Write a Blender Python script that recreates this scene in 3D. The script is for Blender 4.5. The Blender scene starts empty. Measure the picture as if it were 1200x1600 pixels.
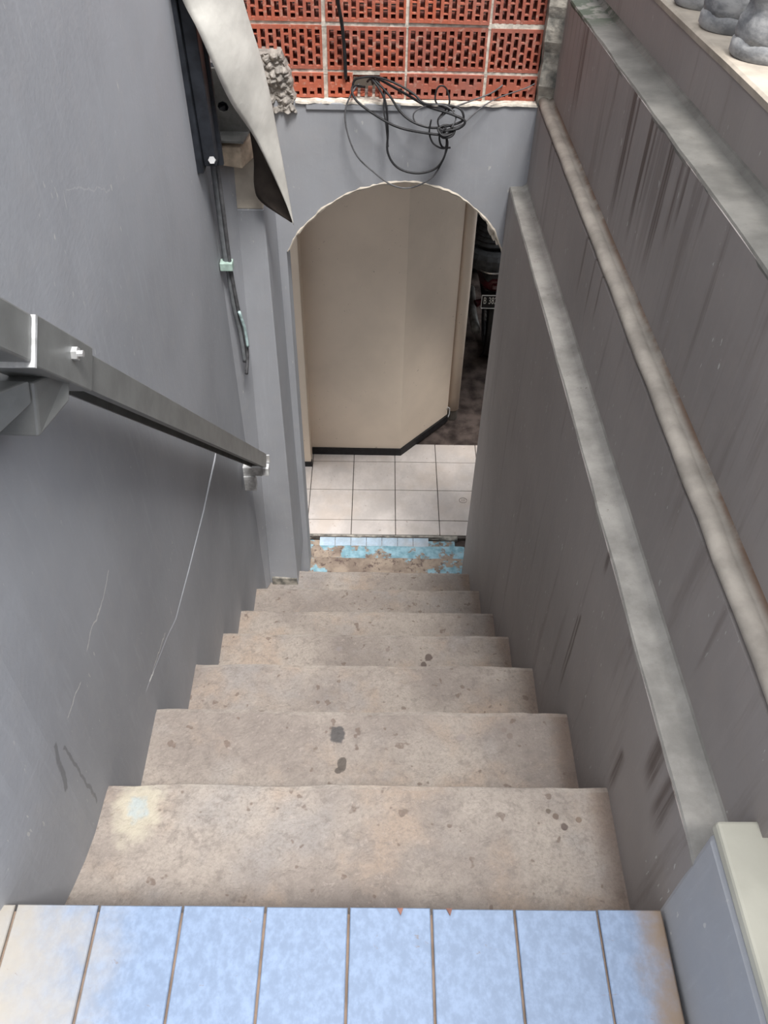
import bpy, bmesh, math, random
from mathutils import Vector, Matrix, noise
random.seed(7)
S = bpy.context.scene
C = S.collection
ZO = 4.1            # camera level above the lower passage floor; shapes below are given relative to camera level

# ------------------------------------------------------------------ camera
F_PX, PITCH, YAW, ROLL, CAMX = 1342.61, math.radians(46.148), math.radians(0.731), math.radians(1.255), 0.0246
fw = Vector((math.sin(YAW)*math.cos(PITCH), math.cos(YAW)*math.cos(PITCH), -math.sin(PITCH)))
rt0 = Vector((math.cos(YAW), -math.sin(YAW), 0)); up0 = rt0.cross(fw)
rt = math.cos(ROLL)*rt0 + math.sin(ROLL)*up0
up = -math.sin(ROLL)*rt0 + math.cos(ROLL)*up0
cd = bpy.data.cameras.new('camera'); cam = bpy.data.objects.new('camera', cd); C.objects.link(cam)
cd.sensor_fit = 'HORIZONTAL'; cd.sensor_width = 36; cd.lens = F_PX*36/1200; cd.clip_start = .02; cd.clip_end = 100
cam.matrix_world = Matrix(((rt.x, up.x, -fw.x, CAMX), (rt.y, up.y, -fw.y, 0), (rt.z, up.z, -fw.z, ZO), (0, 0, 0, 1)))
S.camera = cam
# ------------------------------------------------------------------ sky, sun, exposure
w = bpy.data.worlds.new('overcast_sky'); S.world = w; w.use_nodes = True
bg = w.node_tree.nodes['Background']; bg.inputs[0].default_value = (.95, .97, 1.0, 1)
tc = w.node_tree.nodes.new('ShaderNodeTexCoord'); sx = w.node_tree.nodes.new('ShaderNodeSeparateXYZ'); mr = w.node_tree.nodes.new('ShaderNodeMapRange')
w.node_tree.links.new(tc.outputs['Generated'], sx.inputs[0]); w.node_tree.links.new(sx.outputs[2], mr.inputs[0])
SKY = 1.95                                             # evenly overcast sky: horizon a third as bright as the zenith
mr.inputs[1].default_value = 0; mr.inputs[2].default_value = 1; mr.inputs[3].default_value = SKY/3; mr.inputs[4].default_value = SKY
w.node_tree.links.new(mr.outputs[0], bg.inputs[1])
sd = bpy.data.lights.new('hazy_sun', 'SUN'); sun = bpy.data.objects.new('hazy_sun', sd); C.objects.link(sun)
sd.energy = 3.3; sd.angle = math.radians(15); sd.color = (1, .97, .93)
sun_to = Vector((.15, -.42, 1.0)).normalized()       # direction towards the sun
sun.rotation_euler = sun_to.to_track_quat('Z', 'Y').to_euler()
sun.location = (0, 0, ZO + 3)
vs = S.view_settings; vs.view_transform = 'Standard'; vs.look = 'None'; vs.exposure = 0.44; vs.gamma = 1.0; vs.use_curve_mapping = False

# ------------------------------------------------------------------ material helpers
class N:
    def __init__(s, name):
        s.m = bpy.data.materials.new(name); s.m.use_nodes = True; s.t = s.m.node_tree
        s.b = s.t.nodes['Principled BSDF']; s.pos = None
    def new(s, k): return s.t.nodes.new(k)
    def link(s, a, b): s.t.links.new(a, b)
    def setin(s, sock, v):
        if hasattr(v, 'is_output') or isinstance(v, bpy.types.NodeSocket): s.link(v, sock)
        else:
            if isinstance(v, (tuple, list)) and len(v) == 3 and sock.type == 'RGBA': v = (*v, 1)
            sock.default_value = v
    def P(s):
        if s.pos is None:
            g = s.new('ShaderNodeNewGeometry'); a = s.new('ShaderNodeVectorMath'); a.operation = 'SUBTRACT'
            s.link(g.outputs['Position'], a.inputs[0]); a.inputs[1].default_value = (0, 0, ZO); s.pos = a.outputs[0]
            x = s.new('ShaderNodeSeparateXYZ'); s.link(s.pos, x.inputs[0]); s.x, s.y, s.z = x.outputs
        return s.pos
    def math(s, op, a, b=0.0, c=None):
        n = s.new('ShaderNodeMath'); n.operation = op; s.setin(n.inputs[0], a); s.setin(n.inputs[1], b)
        if c is not None: s.setin(n.inputs[2], c)
        return n.outputs[0]
    def noise(s, scale, detail=4, rough=.55, stretch=(1, 1, 1), off=(0, 0, 0), dist=0):
        mp = s.new('ShaderNodeMapping'); s.link(s.P(), mp.inputs[0]); mp.inputs['Scale'].default_value = stretch; mp.inputs['Location'].default_value = off
        n = s.new('ShaderNodeTexNoise'); s.link(mp.outputs[0], n.inputs['Vector']); n.inputs['Scale'].default_value = scale
        n.inputs['Detail'].default_value = detail; n.inputs['Roughness'].default_value = rough; n.inputs['Distortion'].default_value = dist
        return n.outputs[0]
    def voro(s, scale, stretch=(1, 1, 1), feature='F1'):
        mp = s.new('ShaderNodeMapping'); s.link(s.P(), mp.inputs[0]); mp.inputs['Scale'].default_value = stretch
        n = s.new('ShaderNodeTexVoronoi'); n.feature = feature; s.link(mp.outputs[0], n.inputs['Vector']); n.inputs['Scale'].default_value = scale
        return n.outputs[0]
    def step(s, v, lo, hi):      # smooth 0..1 between lo and hi (lo may exceed hi)
        n = s.new('ShaderNodeMapRange'); n.interpolation_type = 'SMOOTHSTEP'; s.setin(n.inputs[0], v)
        if lo <= hi: n.inputs[1].default_value = lo; n.inputs[2].default_value = hi
        else: n.inputs[1].default_value = hi; n.inputs[2].default_value = lo; n.inputs[3].default_value = 1; n.inputs[4].default_value = 0
        return n.outputs[0]
    def mul(s, *a):
        r = a[0]
        for b in a[1:]: r = s.math('MULTIPLY', r, b)
        return r
    def mix(s, f, a, b):
        n = s.new('ShaderNodeMix'); n.data_type = 'RGBA'; s.setin(n.inputs[0], f); s.setin(n.inputs[6], a); s.setin(n.inputs[7], b); return n.outputs[2]
    def dot(s, x, y, r, sx=1, sy=1, wob=.35):   # blotch around (x,y) in plan
        s.P(); dx = s.math('MULTIPLY', s.math('SUBTRACT', s.x, x), sx); dy = s.math('MULTIPLY', s.math('SUBTRACT', s.y, y), sy)
        d = s.math('SQRT', s.math('ADD', s.math('MULTIPLY', dx, dx), s.math('MULTIPLY', dy, dy)))
        d = s.math('ADD', d, s.math('MULTIPLY', s.math('SUBTRACT', s.noise(35, 3), .5), r*2*wob))
        return d
    def seg(s, p, q, w):       # mask of a wobbly line on a wall plane, points (y, z)
        s.P(); L = math.hypot(q[0]-p[0], q[1]-p[1]); d = ((q[0]-p[0])/L, (q[1]-p[1])/L)
        wob = s.mul(s.math('SUBTRACT', s.noise(30, 3), .5), .02)
        a = s.math('SUBTRACT', s.math('ADD', s.y, wob), p[0]); b = s.math('SUBTRACT', s.math('ADD', s.z, wob), p[1])
        al = s.math('ADD', s.mul(a, d[0]), s.mul(b, d[1])); ac = s.math('ABSOLUTE', s.math('SUBTRACT', s.mul(a, d[1]), s.mul(b, d[0])))
        return s.mul(s.step(ac, w*1.3, w*.6), s.step(al, -.004, .004), s.step(al, L+.004, L-.004))
    def done(s, col, rough=.8, bump=None, strength=.2, dist=.01, spec=.3, metal=0.0):
        s.setin(s.b.inputs['Base Color'], col); s.setin(s.b.inputs['Roughness'], rough); s.b.inputs['Specular IOR Level'].default_value = spec; s.b.inputs['Metallic'].default_value = metal
        if bump is not None:
            bn = s.new('ShaderNodeBump'); bn.inputs['Strength'].default_value = strength; bn.inputs['Distance'].default_value = dist
            s.link(bump, bn.inputs['Height']); s.link(bn.outputs[0], s.b.inputs['Normal'])
        return s.m
def k(c, f): return tuple(v*f for v in c)
def simple(name, col, var=.15, scale=12, rough=.7, bscale=80, bstr=.15, spec=.3, metal=0.0, col2=None):
    n = N(name); f = n.step(n.noise(scale, 5), .3, .7)
    return n.done(n.mix(f, k(col, 1-var), col2 or k(col, 1+var)), rough, n.noise(bscale, 3), bstr, .004, spec, metal)
MT = {}
def grey_paint(name, base, streaks=False, marks=False):
    n = N(name); n.P()
    c = n.mix(n.step(n.noise(1.6, 5), .3, .7), k(base, .88), k(base, 1.1))
    c = n.mix(n.mul(n.step(n.noise(14, 6, .7), .45, .75), .35), c, (base[0]*1.12, base[1]*1.07, base[2]*1.02))
    brush = n.noise(60, 4, .6, (1, 1, .12))
    c = n.mix(n.mul(n.step(brush, .5, .8), .22), c, k(base, 1.35))
    fl = n.mul(n.step(n.noise(95, 2, .5, (1, 1, .35)), .70, .74), n.step(n.noise(5, 3), .47, .6))
    c = n.mix(n.mul(fl, .75), c, (.52, .52, .50))
    if streaks:
        yw = n.math('ADD', n.y, n.mul(n.math('SUBTRACT', n.noise(26, 4, .6, (1, 1, .12)), .5), .03))
        grain = n.step(n.noise(30, 4, .6, (.3, 3.2, .06)), .38, .55)
        on_up = n.mul(n.step(n.x, .585, .60), n.step(n.x, .64, .63))
        tot = n.mul(n.step(n.noise(12, 5, .62, (.6, 1.7, .08), (0, 3.3, 0)), .56, .66), n.step(n.z, -1.15, -.8), on_up, .35)
        for yc, w_, ln, a in [(2.66, .028, .30, .75), (2.70, .012, .34, .6), (2.045, .030, .36, .95), (2.0, .010, .30, .7), (1.87, .018, .33, .9), (1.83, .008, .26, .7), (1.70, .022, .34, .9), (1.62, .012, .22, .7), (1.585, .014, .15, .75), (2.23, .008, .12, .5), (1.45, .008, .1, .5)]:
            z0 = -.577-.0775*yc
            t = n.mul(n.step(n.math('ABSOLUTE', n.math('SUBTRACT', yw, yc)), w_, w_*.45), n.step(n.z, z0-ln, z0-ln*.45), n.step(n.z, z0+.03, z0+.01), on_up, a)
            tot = n.math('MAXIMUM', tot, n.mul(t, n.math('ADD', n.mul(grain, .6), .4)))
        for yc, zc, w_, ln, x0, x1, a in [(1.20, -1.60, .010, .36, .48, .52, .8), (1.215, -1.62, .006, .30, .48, .52, .7), (.80, -1.50, .022, .16, .48, .52, .8), (.70, -1.29, .035, .13, .48, .52, .85), (.63, -1.28, .03, .16, .48, .52, .8), (1.15, -1.30, .012, .08, .48, .52, .7), (.93, -1.28, .014, .06, .48, .52, .6),
                (2.70, -1.14, .016, .10, .55, .575, .8), (2.64, -1.12, .008, .14, .55, .575, .6), (2.05, -1.08, .014, .22, .55, .575, .6), (1.93, -1.07, .010, .25, .55, .575, .6), (1.84, -1.08, .008, .16, .55, .575, .6), (.80, -1.05, .012, .2, .55, .575, .4)]:
            t = n.mul(n.step(n.math('ABSOLUTE', n.math('SUBTRACT', yw, yc)), w_, w_*.3), n.step(n.z, zc-ln, zc-ln*.4), n.step(n.z, zc+.03, zc), n.step(n.x, x0-.005, x0), n.step(n.x, x1+.005, x1), a)
            tot = n.math('MAXIMUM', tot, n.mul(t, n.math('ADD', n.mul(grain, .5), .5)))
        fine = n.mul(n.step(n.noise(10, 5, .65, (.6, 1.5, .12), (0, 1.7, 0)), .55, .72), .3)
        c = n.mix(n.math('MAXIMUM', tot, fine), c, (.075, .055, .048))
    if marks:      # hairline cracks and scuffs on the left wall
        for pts, w_, colr, a in [([(1.101, -1.325), (1.042, -1.34), (.954, -1.323), (.914, -1.329)], .0022, (.62, .62, .60), .8), ([(.854, -1.342), (.776, -1.331)], .002, (.62, .62, .60), .7),
                ([(1.292, -1.803), (1.205, -1.775), (1.118, -1.754)], .0025, (.66, .66, .63), .8), ([(.714, -1.318), (.705, -1.356), (.692, -1.426)], .006, (.10, .10, .10), .5),
                ([(.733, -1.353), (.739, -1.446), (.747, -1.591)], .004, (.11, .11, .11), .5), ([(1.394, -.681), (1.389, -.707)], .002, (.5, .5, .5), .5), ([(1.411, -.684), (1.645, -.799)], .0018, (.5, .5, .5), .35)]:
            for p, q in zip(pts, pts[1:]): c = n.mix(n.mul(n.seg(p, q, w_), a), c, colr)
    return n.done(c, .62, n.math('ADD', n.noise(3.5, 3), n.mul(n.noise(90, 4), .3)), .16, .012, .3)
GREY = (.335, .345, .372)
MT['wall_l'] = grey_paint('grey_wall_paint', GREY, False, True)
MT['wall_f'] = grey_paint('grey_arch_paint', GREY)
MT['wall_r'] = grey_paint('grey_stained_paint', (.262, .239, .231), True)
def ledge_mat(name, base):
    n = N(name); n.P()
    c = n.mix(n.step(n.noise(9, 6, .65), .3, .7), k(base, .72), k(base, 1.18))
    c = n.mix(n.mul(n.step(n.noise(70, 5, .7), .60, .70), n.step(n.noise(7, 3), .45, .6), .6), c, (.10, .08, .065))
    ms = n.mul(n.step(n.y, 2.55, 2.75), n.step(n.z, -.95, -.88), n.step(n.noise(18, 5, .7), .42, .52))
    c = n.mix(ms, c, (.05, .06, .045))
    return n.done(c, .7, n.noise(50, 5), .3, .006)
MT['ledge'] = ledge_mat('weathered_ledge_paint', (.30, .288, .268)); MT['ledge_top'] = ledge_mat('darkened_top_ledge_paint', (.16, .155, .143))  # top ledge: darker copy of the same paint to offset its stronger light
def bead_mat():
    n = N('stained_bead_paint'); base = (.33, .30, .265); n.P()
    c = n.mix(n.step(n.noise(10, 6, .6), .3, .7), k(base, .75), k(base, 1.2))
    c = n.mix(n.mul(n.step(n.x, .592, .605), n.step(n.noise(6, 5, .7), .4, .58), .8), c, (.16, .085, .05))
    return n.done(c, .7, n.noise(60, 4), .3, .005)
MT['bead'] = bead_mat()
def concrete():
    n = N('worn_stair_cement'); base = (.298, .255, .229); n.P()
    c = n.mix(n.step(n.noise(3.2, 5, .6), .32, .68), k(base, .80), (.37, .325, .285))
    c = n.mix(n.mul(n.step(n.noise(5, 4, .6, (1, 1, 1), (4, 2, 0)), .48, .66), .7), c, (.36, .28, .22))
    c = n.mix(n.mul(n.step(n.noise(4, 4, .6, (1, 1, 1), (9, 5, 3)), .5, .68), .6), c, (.285, .268, .26))
    c = n.mix(n.mul(n.step(n.noise(45, 6, .7), .48, .70), .6), c, k(base, .6))
    c = n.mix(n.mul(n.step(n.noise(30, 2, .5, (1, 1, 1), (2, 7, 1)), .66, .70), .75), c, (.15, .11, .09))
    c = n.mix(n.mul(n.step(n.noise(150, 5, .75), .42, .68), .5), c, k(base, .68))
    c = n.mix(n.mul(n.step(n.noise(85, 4, .7, (1, 1, 1), (5, 1, 2)), .55, .75), .45), c, k(base, 1.45))
    # painted shade mixed with brown grime along the foot of the right-hand wall
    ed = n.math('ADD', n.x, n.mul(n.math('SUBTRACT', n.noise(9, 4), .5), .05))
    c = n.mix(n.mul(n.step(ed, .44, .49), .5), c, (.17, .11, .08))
    tops = lambda z: n.mul(n.step(n.z, z-.05, z-.04), n.step(n.z, z+.05, z+.04))
    for (x, y, r, z, col, sx, sy) in [(-.063, 1.047, .021, -1.86, (.085, .08, .08), 1, .9), (-.050, .968, .013, -1.86, (.1, .085, .075), 1.2, .7), (-.058, .952, .009, -1.86, (.1, .085, .075), 1, 1),
            (.212, 1.705, .013, -2.501, (.11, .085, .075), 1, .8), (.195, 1.675, .011, -2.501, (.11, .085, .075), 1.2, 1), (-.219, 2.655, .016, -3.37, (.1, .075, .065), 1, .6),
            (.385, .742, .007, -1.631, (.16, .12, .1), 1, 1), (.40, .72, .007, -1.631, (.13, .1, .09), 1, 1), (.43, .735, .006, -1.631, (.2, .15, .12), 1, 1), (.372, .752, .006, -1.631, (.15, .12, .1), 1, 1),
            (.34, 1.06, .008, -1.86, (.22, .18, .16), 1, 1), (.352, 1.045, .007, -1.86, (.2, .16, .14), 1, 1), (-.10, 1.735, .012, -2.501, (.25, .22, .21), 1, 1), (.07, 1.735, .009, -2.501, (.22, .18, .16), 1, 1),
            (.235, 1.04, .010, -1.86, (.28, .24, .22), 1, 1), (.25, 2.655, .008, -3.37, (.12, .09, .08), 1, 1)]:
        d = n.dot(x, y, r, sx, sy, .8)
        c = n.mix(n.mul(n.step(d, r*1.1, r*.8), tops(z), .92), c, col)
    d = n.dot(-.437, .752, .06, 1.25, .8, .6)
    c = n.mix(n.mul(n.step(d, .075, .03), tops(-1.631), .8), c, (.47, .43, .345))
    c = n.mix(n.mul(n.step(d, .028, .008), tops(-1.631), .8), c, (.37, .42, .43))
    gn = n.new('ShaderNodeNewGeometry'); sn = n.new('ShaderNodeSeparateXYZ'); n.link(gn.outputs['True Normal'], sn.inputs[0])
    c = n.mix(n.mul(n.step(sn.outputs[2], .985, .93), n.step(n.noise(20, 4), .3, .6), .8), c, (.50, .455, .40))   # worn pale nosing
    h = n.math('ADD', n.noise(26, 6, .65, (1, 1, 1), (0, 0, 0), 1.2), n.mul(n.noise(120, 3), .4))
    return n.done(c, .78, h, .8, .008, .25)
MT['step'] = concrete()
def worn_blue(name, lo, hi, shift):
    n = N(name); n.P()
    c = n.mix(n.step(n.noise(12, 5, .6), .35, .65), (.20, .155, .125), (.33, .265, .21))
    c = n.mix(n.mul(n.step(n.noise(30, 4, .7), .55, .62), .8), c, (.09, .06, .055))
    xx = n.math('ABSOLUTE', n.math('SUBTRACT', n.x, shift))
    v = n.math('ADD', n.noise(9, 5, .7, (1, 1, 1), (2, 0, 5)), n.mul(xx, hi))
    f = n.step(v, lo, lo+.05)
    b = n.mix(n.step(n.noise(25, 4), .35, .65), (.16, .30, .36), (.29, .46, .54))
    return n.done(n.mix(f, c, b), .7, n.noise(40, 5), .5, .006)
MT['blue_worn'] = worn_blue('worn_step_cement_blue_remnants', .72, .55, 0.0)
MT['blue_paint'] = worn_blue('flaking_blue_step_paint', .34, -.34, .20)
def tile_mat(name, base, warm, sc=16):
    n = N(name); n.P()
    c = n.mix(n.step(n.noise(sc, 5, .65, (1, .7, 1)), .35, .68), k(base, .86), k(base, 1.1))
    c = n.mix(n.mul(n.step(n.noise(60, 4), .5, .7), .25), c, k(base, .8))
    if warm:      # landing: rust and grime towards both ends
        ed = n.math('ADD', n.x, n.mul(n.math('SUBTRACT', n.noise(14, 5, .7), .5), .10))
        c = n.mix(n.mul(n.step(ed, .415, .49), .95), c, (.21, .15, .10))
        c = n.mix(n.mul(n.step(n.math('ADD', n.x, n.mul(n.math('SUBTRACT', n.noise(9, 5, .7), .5), .3)), -.32, -.56), .85), c, (.37, .33, .27))
        c = n.mix(n.mul(n.step(n.noise(28, 5, .7, (1, 2, 1), (0, 0, 0), 1.5), .66, .70), .6), c, (.19, .15, .13))
    else:
        c = n.mix(n.mul(n.step(n.noise(34, 5, .7), .64, .70), .7), c, (.30, .21, .16))
        c = n.mix(n.mul(n.step(n.noise(4, 3), .45, .7), .35), c, (.56, .46, .38))
    return n.done(c, .36 if warm else .4, n.noise(30, 3, .5, (1, .5, 1)), .12, .004, .45)
MT['tile_blue'] = tile_mat('pale_blue_mottled_tile', (.205, .27, .39), True, 80)
MT['tile_white'] = tile_mat('cream_white_floor_tile', (.60, .55, .52), False, 6)
MT['tile_small'] = tile_mat('small_pale_blue_tile', (.42, .52, .62), False, 20)
MT['grout'] = simple('brown_grout', (.20, .145, .11), .25, 30)
MT['grout_dark'] = simple('dark_grout', (.10, .085, .075), .25, 30)
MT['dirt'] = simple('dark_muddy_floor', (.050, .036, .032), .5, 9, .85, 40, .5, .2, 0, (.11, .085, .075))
MT['yellow'] = None
def yellow():
    n = N('cream_yellow_wall_paint'); base = (.77, .65, .53); n.P()
    c = n.mix(n.step(n.noise(2.5, 5), .3, .7), k(base, .93), k(base, 1.05))
    c = n.mix(n.mul(n.step(n.noise(40, 5, .7), .655, .69), n.step(n.noise(4, 3), .48, .6), .8), c, (.16, .11, .08))
    return n.done(c, .55, n.noise(18, 4), .12, .01)
MT['yellow'] = yellow()
MT['black_base'] = simple('black_base_paint', (.017, .016, .017), .3, 30, .6)
MT['cream'] = simple('bare_cream_plaster', (.58, .52, .44), .12, 14, .8, 60, .3)
MT['mortar'] = simple('pale_rough_mortar', (.60, .55, .48), .3, 35, .9, 70, .6)
MT['mortar_dark'] = simple('mossy_grey_mortar', (.20, .20, .185), .5, 22, .9, 60, .8, .2, 0, (.42, .39, .34))
MT['cement'] = simple('broken_grey_cement', (.29, .265, .24), .3, 40, .95, 90, .6)
def brick_mat():
    n = N('fired_red_brick'); n.P()
    oi = n.new('ShaderNodeObjectInfo')
    c = n.mix(oi.outputs['Random'], (.38, .11, .072), (.50, .13, .07))
    c = n.mix(n.mul(n.step(n.noise(9, 5), .4, .7), .6), c, (.36, .14, .11))
    c = n.mix(n.mul(n.step(n.noise(45, 5, .7), .54, .68), .6), c, (.56, .40, .32))
    c = n.mix(n.mul(n.step(n.noise(5, 4), .45, .65), .35), c, (.34, .17, .14))
    return n.done(c, .85, n.noise(70, 4), .4, .004)
MT['brick'] = brick_mat()
MT['steel'] = simple('dull_grey_painted_steel', (.23, .235, .23), .12, 15, .42, 120, .06, .5, .25)
MT['steel_light'] = simple('scuffed_galvanised_steel', (.60, .605, .61), .3, 45, .5, 120, .15, .4, 0.0)
MT['steel_dark'] = simple('weathered_channel_steel', (.20, .20, .19), .3, 18, .5, 90, .2, .4, .3)
MT['bolt'] = simple('bright_zinc_bolt', (.72, .72, .72), .1, 40, .3, 90, .05, .5, .6)
MT['black_steel'] = simple('black_painted_steel', (.022, .025, .032), .3, 25, .45, 90, .1, .4)
MT['cable'] = simple('black_cable_sheath', (.022, .022, .024), .3, 40, .5)
MT['cable_grey'] = simple('dusty_grey_cable_sheath', (.10, .10, .105), .3, 40, .6)
MT['sheet'] = simple('weathered_white_sheet', (.62, .60, .555), .13, 9, .65, 45, .25)
MT['sheet_back'] = simple('dark_brown_sheet_backing', (.050, .040, .034), .3, 12, .8)
MT['wood'] = simple('sawn_pale_wood', (.52, .42, .32), .25, 26, .85, 60, .4)
MT['conduit'] = simple('painted_over_grey_conduit', (.17, .18, .19), .2, 30, .5)
MT['teal'] = simple('bare_teal_cable_strip', (.42, .55, .55), .3, 60, .6)
MT['clip'] = simple('pale_green_cable_clip', (.36, .47, .42), .2, 60, .5)
MT['baluster'] = None
def balu():
    n = N('weathered_grey_concrete'); n.P()
    c = n.mix(n.step(n.noise(14, 5, .65, (1, 1, 2)), .35, .65), (.15, .155, .165), (.36, .36, .36))
    return n.done(c, .75, n.noise(50, 4), .4, .005)
MT['baluster'] = balu()
MT['coping'] = simple('dusty_beige_coping', (.42, .37, .31), .2, 12, .8, 60, .3)
MT['capwhite'] = simple('cream_cap_paint', (.40, .39, .335), .08, 10, .5, 60, .12)
MT['rubber'] = simple('black_rubber', (.045, .047, .05), .3, 30, .55)
MT['plastic'] = simple('black_plastic', (.012, .012, .013), .3, 20, .35)
MT['maroon'] = simple('dark_red_bodywork', (.06, .008, .012), .2, 10, .25, 60, .02, .5)
MT['chrome'] = simple('dull_chrome', (.6, .6, .6), .1, 30, .25, 90, .03, .5, .9)
MT['plate'] = simple('black_number_plate', (.015, .015, .016), .2, 20, .4)
MT['ink_white'] = simple('white_plate_paint', (.72, .72, .70), .05, 20, .5)
MT['lamp_red'] = simple('dim_red_lamp_lens', (.05, .006, .008), .1, 10, .2, 60, .02, .5)
MT['slab'] = simple('plain_cement_slab', (.30, .285, .26), .2, 8, .85)
MT['dark_wall'] = simple('dark_garage_wall', (.08, .07, .06), .3, 6, .85)  # even dark tone of the garage walls
MT['house'] = simple('plain_grey_wall', (.36, .36, .36), .1, 4, .8)
MT['pebble'] = simple('dark_pebble', (.05, .05, .07), .3, 60, .8)
MT['scrap'] = simple('rust_red_paint_chip', (.20, .10, .08), .3, 60, .8)
MT['pencil'] = simple('dark_pencil_scrawl', (.12, .09, .08), .1, 30, .9)

# ------------------------------------------------------------------ object helpers
WL = {}
def link(o, parent=None, base=(0, 0, 0)):
    C.objects.link(o); WL[o] = Vector(base)
    if parent: o.parent = parent
    return o
def thing(name, label, cat, base, group=None):
    o = bpy.data.objects.new(name, None); o.empty_display_size = .05
    link(o, None, (base[0], base[1], base[2]+ZO)); o.location = WL[o]
    o['label'] = label; o['category'] = cat
    if group: o['group'] = group
    return o
def tag(o, label, cat, group=None):
    o['label'] = label; o['category'] = cat
    if group: o['group'] = group
    return o
def obj(name, bm, mat, parent=None, smooth=False, base=None, bevel=0):
    """bm is in camera-level coordinates; becomes ONE mesh object"""
    bmesh.ops.recalc_face_normals(bm, faces=bm.faces)
    if parent: b = WL[parent]
    else:
        if base is None:
            xs = [v.co for v in bm.verts]
            base = ((min(v.x for v in xs)+max(v.x for v in xs))/2, (min(v.y for v in xs)+max(v.y for v in xs))/2, min(v.z for v in xs))
        b = Vector((base[0], base[1], base[2]+ZO))
    bmesh.ops.translate(bm, verts=bm.verts, vec=Vector((0, 0, ZO))-b)
    me = bpy.data.meshes.new(name); bm.to_mesh(me); bm.free(); me.materials.append(MT[mat])
    if smooth:
        for p in me.polygons: p.use_smooth = True
    o = bpy.data.objects.new(name, me); link(o, parent, b)
    if not parent: o.location = b
    if bevel:
        md = o.modifiers.new('bevel', 'BEVEL'); md.width = bevel; md.segments = 2; md.limit_method = 'ANGLE'
    return o
def struct(name, bm, mat, **kw):
    o = obj(name, bm, mat, **kw); o['kind'] = 'structure'; return o
def box(bm, x0, x1, y0, y1, z0, z1):
    v = [bm.verts.new((x, y, z)) for z in (z0, z1) for y in (y0, y1) for x in (x0, x1)]
    for f in ((0, 2, 3, 1), (4, 5, 7, 6), (0, 1, 5, 4), (2, 6, 7, 3), (0, 4, 6, 2), (1, 3, 7, 5)): bm.faces.new([v[i] for i in f])
def bx(*a):
    bm = bmesh.new(); box(bm, *a); return bm
def hexa(bm, pts):        # 8 points: bottom four, then top four, same order
    v = [bm.verts.new(p) for p in pts]
    for f in ((3, 2, 1, 0), (4, 5, 6, 7), (0, 1, 5, 4), (1, 2, 6, 5), (2, 3, 7, 6), (3, 0, 4, 7)): bm.faces.new([v[i] for i in f])
def bar(bm, a, b, half_w, half_h, side):      # bar from a to b; side = direction of its width
    a, b = Vector(a), Vector(b); d = (b-a).normalized(); s = Vector(side); s = (s-d*s.dot(d)).normalized(); u = d.cross(s)
    P = lambda c, i, j: c + s*half_w*i + u*half_h*j
    hexa(bm, [P(a, -1, -1), P(a, 1, -1), P(a, 1, 1), P(a, -1, 1), P(b, -1, -1), P(b, 1, -1), P(b, 1, 1), P(b, -1, 1)])
def prism(bm, poly, y0, y1, axis='y'):        # polygon in (x,z) extruded along y
    A = [bm.verts.new((p[0], y0, p[1])) for p in poly]; B = [bm.verts.new((p[0], y1, p[1])) for p in poly]
    n = len(poly); bm.faces.new(A); bm.faces.new(B[::-1])
    for i in range(n): bm.faces.new((A[i], B[i], B[(i+1) % n], A[(i+1) % n]))
def smoothpath(pts, n=8):
    pts = [Vector(p) for p in pts]; out = []
    for i in range(len(pts)-1):
        p0 = pts[max(i-1, 0)]; p1 = pts[i]; p2 = pts[i+1]; p3 = pts[min(i+2, len(pts)-1)]
        for t in range(n):
            t /= n
            out.append(.5*((2*p1)+(p2-p0)*t+(2*p0-5*p1+4*p2-p3)*t*t+(3*p1-p0-3*p2+p3)*t**3))
    out.append(pts[-1]); return out
def tube(bm, path, r, seg=6):
    path = [Vector(p) for p in path]; rings = []; prev = Vector((0.31, 1, .17)).normalized()
    for i, p in enumerate(path):
        d = (path[min(i+1, len(path)-1)]-path[max(i-1, 0)]).normalized()
        s = prev - d*prev.dot(d)
        if s.length < 1e-4: s = d.orthogonal()
        s.normalize(); prev = s; u = d.cross(s); rr = r[i] if isinstance(r, (list, tuple)) else r
        rings.append([bm.verts.new(p+(s*math.cos(2*math.pi*j/seg)+u*math.sin(2*math.pi*j/seg))*rr) for j in range(seg)])
    for a, b in zip(rings, rings[1:]):
        for j in range(seg): bm.faces.new((a[j], a[(j+1) % seg], b[(j+1) % seg], b[j]))
    bm.faces.new(rings[0][::-1]); bm.faces.new(rings[-1])
def lathe(bm, prof, c, seg=20):      # prof list of (r, z)
    rings = [[bm.verts.new((c[0]+r*math.cos(2*math.pi*j/seg), c[1]+r*math.sin(2*math.pi*j/seg), c[2]+z)) for j in range(seg)] for r, z in prof]
    for a, b in zip(rings, rings[1:]):
        for j in range(seg): bm.faces.new((a[j], a[(j+1) % seg], b[(j+1) % seg], b[j]))
    bm.faces.new(rings[0][::-1]); bm.faces.new(rings[-1])
def loft(bm, sections):              # list of rings of 3D points (closed), capped
    R = [[bm.verts.new(p) for p in s] for s in sections]; n = len(R[0])
    for a, b in zip(R, R[1:]):
        for j in range(n): bm.faces.new((a[j], a[(j+1) % n], b[(j+1) % n], b[j]))
    bm.faces.new(R[0][::-1]); bm.faces.new(R[-1])

# ================================================================== THE SETTING
# nosing lines (distance, level): landing, then steps going down
LAND = (.490, -1.42)
ST = [(.806, -1.631), (1.114, -1.86), (1.458, -2.178), (1.803, -2.501), (2.11, -2.773), (2.476, -3.086), (2.818, -3.37), (3.156, -3.65), (3.468, -3.90)]
FLOOR = -4.1

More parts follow.
